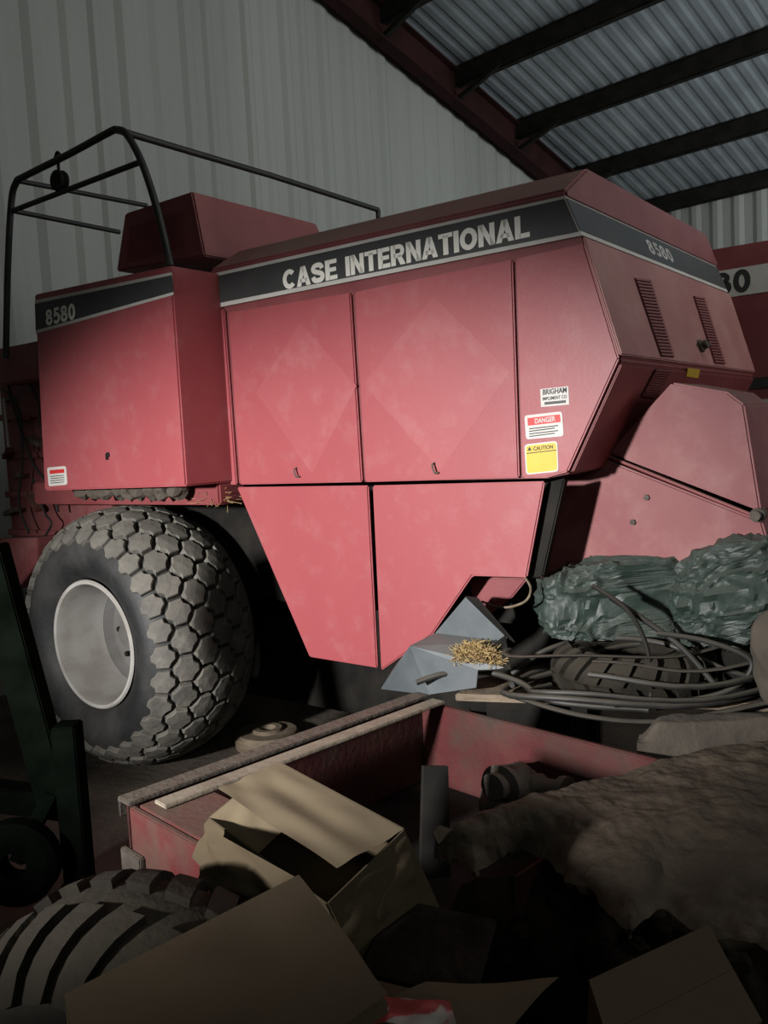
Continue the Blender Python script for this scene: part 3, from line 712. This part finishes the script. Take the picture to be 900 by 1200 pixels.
# ------------------------------------------------------------------ dusty cover on a heap, right foreground
def lerp(lst,f):
    x=f*(len(lst)-1); i=min(int(x),len(lst)-2); return lst[i].lerp(lst[i+1],x-i)
def flat(p): return Vector((p.x,p.y,0))
def sm(x): x=max(0,min(1,x)); return x*x*(3-2*x)
def heap(nv,fv,zf,label,name,cat,mat,nx=90,ny=46,parent=None):
    bm=B(); g=[]
    for i in range(nx+1):
        row=[]; f=i/nx; a=lerp(nv,f); b=lerp(fv,f)
        for j in range(ny+1):
            h=j/ny; p=a.lerp(b,h)
            row.append(bm.verts.new((p.x,p.y,max(.0,zf(f,h,p)))))
        g.append(row)
    for i in range(nx):
        for j in range(ny): bm.faces.new((g[i][j],g[i+1][j],g[i+1][j+1],g[i][j+1]))
    rim=[g[i][0] for i in range(nx+1)]+[g[nx][j] for j in range(1,ny+1)]+[g[i][ny] for i in range(nx-1,-1,-1)]+[g[0][j] for j in range(ny-1,0,-1)]
    low=[bm.verts.new((v.co.x,v.co.y,0)) for v in rim]
    for i in range(len(rim)): bm.faces.new((rim[i],rim[(i+1)%len(rim)],low[(i+1)%len(rim)],low[i]))
    return make(name,bm,mat,parent,label=label,cat=cat,smooth=70)
hr=root('covered_heap',Vector((.85,2.2,0)),'broad dusty brown crust with a broken edge over a dark heap filling the right foreground','heap')
nearc=spline([flat(hz(x,y,.66)) for x,y in ((508,992),(556,1012),(606,996),(645,1006),(688,1046),(735,1080),(778,1058),(838,1084),(925,1108))],8)
farc=spline([flat(hz(x,y,.74)) for x,y in ((513,978),(562,953),(640,926),(720,903),(800,885),(860,875),(930,864))],8)
nx,ny=200,100
bm=B(); g=[]
for i in range(nx+1):
    f=i/nx; a=lerp(nearc,f); b=lerp(farc,f); row=[]
    for j in range(ny+1):
        h=j/ny; p=a.lerp(b,h)
        q=Vector((p.x,p.y,0))
        edge=max(0,1-h*5)
        p=p+(a-b).normalized()*(.040*noise.noise(q*8)+.026*noise.noise(q*21)+.012*noise.noise(q*47))*edge
        q=Vector((p.x,p.y,0))
        z=.695+.042*h+.022*sin(pi*h)*sm(f*5)-.045*(1-min(1,h/.40))**2
        z+=.018*noise.noise(q*2.6+Vector((0,0,5)))+.008*noise.noise(q*7+Vector((0,0,2)))+.006*noise.noise(q*17+Vector((0,0,3)))+.004*noise.noise(q*38)
        z+=.012*max(0,noise.noise(q*11+Vector((2,0,8))))      # caked clods
        z-=.03*(1-sm(f/.1))
        row.append(bm.verts.new((p.x,p.y,z)))
    g.append(row)
for i in range(nx):
    for j in range(ny): bm.faces.new((g[i][j],g[i+1][j],g[i+1][j+1],g[i][j+1]))
bmesh.ops.recalc_face_normals(bm,faces=bm.faces)
bmesh.ops.solidify(bm,geom=bm.faces[:],thickness=.03)
make('crusted_cover',bm,dirtm,hr,smooth=50)
nearp=spline([flat(hz(x,y,.30)) for x,y in ((522,1105),(562,1150),(600,1180),(660,1210),(740,1230),(830,1240),(925,1250))],8)
farp=[lerp(nearc,k/40).lerp(lerp(farc,k/40),.90) for k in range(41)]
def zmain(f,h,p):
    q=Vector((p.x,p.y,0))
    e=h+.12*noise.noise(q*5+Vector((3,1,0)))+.06*noise.noise(q*13)
    z=.22+.36*sm(e/.55)
    z+=.045*noise.noise(q*5+Vector((0,0,5)))*sm(h*4)+.022*noise.noise(q*13+Vector((0,0,2)))+.010*noise.noise(q*32)
    z-=.16*(1-sm(f/.12))*(1-.6*h)
    return min(z,.575)
heap(nearp,farp,zmain,None,'heap_core',None,earthm,140,80,parent=hr)
for i in range(16):                                  # clods and slabs broken from the edge
    f=.12+.86*i/15; h=random.uniform(.18,.42); p=lerp(nearp,f).lerp(lerp(farp,f),h); z=max(0,zmain(f,h,p))
    s=random.uniform(.025,.06)
    make('clod',blob(Vector((p.x,p.y,z+s*.35)),s,s*.8,s*.55,Vector((1,0,0)),Vector((0,1,0)),.5,1.8,i*3+1,sub=3,sq=.8),earthm,hr,smooth=50)
pts=[Vector((*q,0)) for q in ((.80,2.76),(1.1,2.72),(1.6,2.68))]; pts2=[Vector((*q,0)) for q in ((.84,2.86),(1.15,2.84),(1.6,2.82))]
def zledge(f,h,p):
    q=Vector((p.x,p.y,0)); return .70+.065*sm(h*4)*sm((1-h)*6)*sm(f*8)+.012*noise.noise(q*12)+.01*noise.noise(q*5)
heap(pts,pts2,zledge,'narrow straw-strewn dusty ledge behind the brown heap','dirt_ledge','ledge',sackm,60,20)

# ------------------------------------------------------------------ cartons, foreground
def slabq(name,a,b,c,d,th,mat,parent,**k):
    n=(b-a).cross(d-a).normalized(); bm=B(); prism(bm,[a,b,c,d],n*th); return make(name,bm,mat,parent,**k)
def bentq(name,a,b,c,d,th,mat,parent,amp,seed,**k):
    # a crumpled cardboard leaf: fine grid pushed along its normal
    n=(b-a).cross(d-a).normalized(); bm=B(); N=16; g=[]
    for i in range(N+1):
        row=[]
        for j in range(N+1):
            p=a.lerp(b,i/N).lerp(d.lerp(c,i/N),j/N)
            row.append(bm.verts.new(p+n*(amp*noise.noise(Vector((i*.22,j*.22,seed)))*min(1,j/3))))
        g.append(row)
    for i in range(N):
        for j in range(N): bm.faces.new((g[i][j],g[i+1][j],g[i+1][j+1],g[i][j+1]))
    bmesh.ops.solidify(bm,geom=bm.faces[:],thickness=th)
    return make(name,bm,mat,parent,smooth=30,**k)
A_=hy(325,893,2.156); B_=hy(472,972,1.747)
ab=(B_-A_); side=Vector((-ab.y,ab.x,0)).normalized()
if side.y>0: side=-side
Lf=A_+side*.20-Z*.085; Fr=Lf+ab
dn=ab.cross(Lf-A_).normalized()
if dn.z>0: dn=-dn
DEP=.24
oc=root('open_carton',(A_+B_+Lf+Fr)/4+dn*DEP,'open cardboard carton with a raised flat flap leaning at red trough corner','carton')
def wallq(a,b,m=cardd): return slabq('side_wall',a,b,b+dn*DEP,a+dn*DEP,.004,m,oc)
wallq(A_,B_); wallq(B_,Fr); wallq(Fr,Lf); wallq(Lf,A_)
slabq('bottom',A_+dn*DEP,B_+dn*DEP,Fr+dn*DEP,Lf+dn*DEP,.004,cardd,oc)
w=hy(270,940,1.99)-A_; w=w-ab*(w.dot(ab)/ab.length_squared)*.9+Z*.012
bentq('flap',A_,B_,B_+w,A_+w,.004,card,oc,.008,1)
o1=Vector((-.045,-.03,-.085)); bentq('flap',Lf,Lf.lerp(Fr,.72),Lf.lerp(Fr,.72)+o1,Lf+o1,.004,cardd,oc,.014,2)
o2=Vector((.03,.01,-.13)); bentq('flap',B_,Fr,Fr+o2,B_+o2,.004,cardd,oc,.012,3)
o3=Vector((.10,-.08,-.08)); bentq('flap',Lf,A_,A_+o3,Lf+o3,.004,card,oc,.01,4)
a,b=hy(246,972,1.94),hy(350,1030,1.66)
bentq('cardboard_flap',a,b,b+Vector((-.02,-.03,-.10)),a+Vector((-.03,-.03,-.11)),.004,cardd,None,.02,9,label='loose torn cardboard flap hanging at the left side of the open carton',cat='cardboard')
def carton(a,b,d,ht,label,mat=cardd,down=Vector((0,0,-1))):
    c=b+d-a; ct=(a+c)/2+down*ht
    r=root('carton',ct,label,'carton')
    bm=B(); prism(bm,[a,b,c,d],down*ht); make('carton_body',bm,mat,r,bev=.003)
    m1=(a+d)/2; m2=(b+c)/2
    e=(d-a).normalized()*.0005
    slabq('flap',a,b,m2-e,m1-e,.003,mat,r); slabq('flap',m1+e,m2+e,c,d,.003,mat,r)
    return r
ca=hy(350,1025,1.58); cb=hy(75,1165,1.27); cd=hy(455,1165,1.24)
n=(cb-ca).cross(cd-ca).normalized()
if n.z<0: n=-n
bc_=root('carton',(cb+cd)/2-n*.06,'large folded cardboard carton lying tilted on the front tyre','carton')
cc=cb+cd-ca
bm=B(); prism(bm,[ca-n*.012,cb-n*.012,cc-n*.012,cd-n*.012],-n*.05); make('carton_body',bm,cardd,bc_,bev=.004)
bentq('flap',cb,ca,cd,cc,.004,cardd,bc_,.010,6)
ca=hy(830,1085,1.50); cb=hy(690,1150,1.36); cd=hy(893,1198,1.27)
n=(cb-ca).cross(cd-ca).normalized()
if n.z<0: n=-n
carton(ca,cb,cd,.22,'small closed carton in the bottom right corner below the heap',down=-n)
carton(Vector((-.05,1.86,.57)),Vector((-.17,1.74,.57)),Vector((.10,1.68,.57)),.57,'shaded carton standing under the open carton')
carton(Vector((.10,1.46,.74)),Vector((-.06,1.24,.74)),Vector((.34,1.22,.74)),.74,'shaded carton on the floor under the front clutter')
carton(Vector((.60,1.46,.60)),Vector((.38,1.34,.60)),Vector((.78,1.24,.60)),.60,'shaded carton on the floor under the bottom right carton')
a,b,c,d=hy(395,1200,1.30),hy(500,1150,1.40),hy(655,1142,1.42),hy(590,1205,1.30)
n_=14
bm=B(); g=[]
for i in range(n_+1):
    row=[]
    for j in range(n_+1):
        p=a.lerp(d,i/n_).lerp(b.lerp(c,i/n_),j/n_); row.append(bm.verts.new(p+Z*(.012*noise.noise(p*9)-.006)))
    g.append(row)
for i in range(n_):
    for j in range(n_): bm.faces.new((g[i][j],g[i+1][j],g[i+1][j+1],g[i][j+1]))
bmesh.ops.solidify(bm,geom=bm.faces[:],thickness=.004)
make('cardboard_sheet',bm,cardd,label='flattened cardboard sheet at bottom centre under red printed packet',cat='cardboard',smooth=30)
bm=B()
g=[[None]*(n_+1) for _ in range(n_+1)]
pa,pb,pc,pd=hy(415,1208,1.22),hy(428,1176,1.27),hy(528,1180,1.26),hy(535,1212,1.21)
for i in range(n_+1):
    for j in range(n_+1):
        p=pa.lerp(pd,i/n_).lerp(pb.lerp(pc,i/n_),j/n_)
        p=p+Z*(.012+.012*noise.noise(p*30))
        g[i][j]=bm.verts.new(p)
for i in range(n_):
    for j in range(n_): bm.faces.new((g[i][j],g[i+1][j],g[i+1][j+1],g[i][j+1]))
make('printed_packet',bm,packm,label='crumpled red and white printed packet at the bottom edge',cat='packet',smooth=60)
bm=B(); bar(bm,hy(440,1095,1.70),hy(570,1125,1.62),.20,.012,Vector((0,-.3,1))); make('board',bm,earthm,label='dark dirty board lying between the open carton and the brown heap',cat='board',bev=.003)

# front tyre lower left
ax=Vector((.38,.92,.10)).normalized(); x1=ax.cross(Z).normalized(); x2=x1.cross(ax)
bm=tyre_bm(Vector((-.52,1.62,.455)),ax,x1,x2,.435,.36,.22,'lug',64,.020,5,30,.30,.10)
make('tractor_tyre',bm,rubberd,label='dusty lugged tyre standing in lower left foreground beside the big carton',cat='tyre',smooth=35)

# dark green implement at the left edge
Y0=3.15
gi=root('implement_stand',Vector((hy(78,900,Y0).x,Y0,0)),'dark green steel implement stand at left edge before the big wheel','stand')
a=hy(78,848,Y0); f=Vector((a.x,a.y,0))
bm=B(); bar(bm,f,a,.09,.10,Vector((0,1,0))); make('post',bm,green,gi,bev=.006)
bm=B(); bar(bm,hy(-14,640,Y0+.03),hy(66,935,Y0+.03),.12,.10,Vector((0,1,0))); make('arm',bm,green,gi,bev=.006)
bm=B(); bar(bm,hy(-20,930,Y0+.1),hy(96,945,Y0+.1),.1,.1,Vector((0,1,0))); make('crossbar',bm,green,gi,bev=.006)
bm=B(); box(bm,f+Vector((-.14,-.12,0)),Vector((.26,0,0)),Vector((0,.3,0)),Z*.03); make('foot_plate',bm,green,gi,bev=.004)
p=hy(20,1010,Y0-.1); bm=B(); lathe(bm,p,Vector((0,1,0)),Vector((1,0,0)),Z,[(-.04,.05),(-.05,.13),(-.03,.16),(.03,.16),(.05,.13),(.04,.05)],32,closed=True); make('wheel',bm,green,gi,smooth=40)
bm=B(); bar(bm,hy(20,1010,Y0-.1),hy(60,930,Y0),.05,.06,Vector((0,1,0))); make('brace',bm,green,gi)

# ------------------------------------------------------------------ light
def spot(name,loc,aim,power,size,blend,sx=1,col=(1,1,1),rad=.15):
    l=bpy.data.lights.new(name,'SPOT'); l.energy=power; l.spot_size=math.radians(size); l.spot_blend=blend; l.shadow_soft_size=rad; l.color=col
    o=bpy.data.objects.new(name,l); COL.objects.link(o); o.location=loc
    o.rotation_euler=(Vector(aim)-Vector(loc)).to_track_quat('-Z','Y').to_euler(); o.scale=(sx,1,1); return o
def area(name,loc,aim,power,sx,sy,col=(1,1,1)):
    l=bpy.data.lights.new(name,'AREA'); l.shape='RECTANGLE'; l.size=sx; l.size_y=sy; l.energy=power; l.color=col
    o=bpy.data.objects.new(name,l); COL.objects.link(o); o.location=loc
    o.rotation_euler=(Vector(aim)-Vector(loc)).to_track_quat('-Z','Y').to_euler(); return o
spot('door_beam',(-3.6,-1.1,2.25),(-.40,3.6,1.22),2950,30,1.0,1.75,(1,.98,.97),.15)
area('wall_wash',(2.2,3.0,5.2),(-.6,11,4.2),42,2.5,1.2,(.97,1,.95))
area('doorway_glow',(1.0,-5.0,4.6),(-3,8,4.8),38,4,1.6,(.95,1,.95))
area('side_door_glow',(5.5,2.6,3.0),(1.5,4.2,2.3),44,1.2,1.4,(1,.98,.97))
area('roof_light',(6.5,5.5,3.2),(4.5,9.5,5.5),145,3,2,(.90,.97,1))
wd=bpy.data.worlds.new('world'); S.world=wd; wd.use_nodes=True
wd.node_tree.nodes['Background'].inputs[0].default_value=(.6,.7,.75,1); wd.node_tree.nodes['Background'].inputs[1].default_value=.015
S.view_settings.view_transform='Standard'
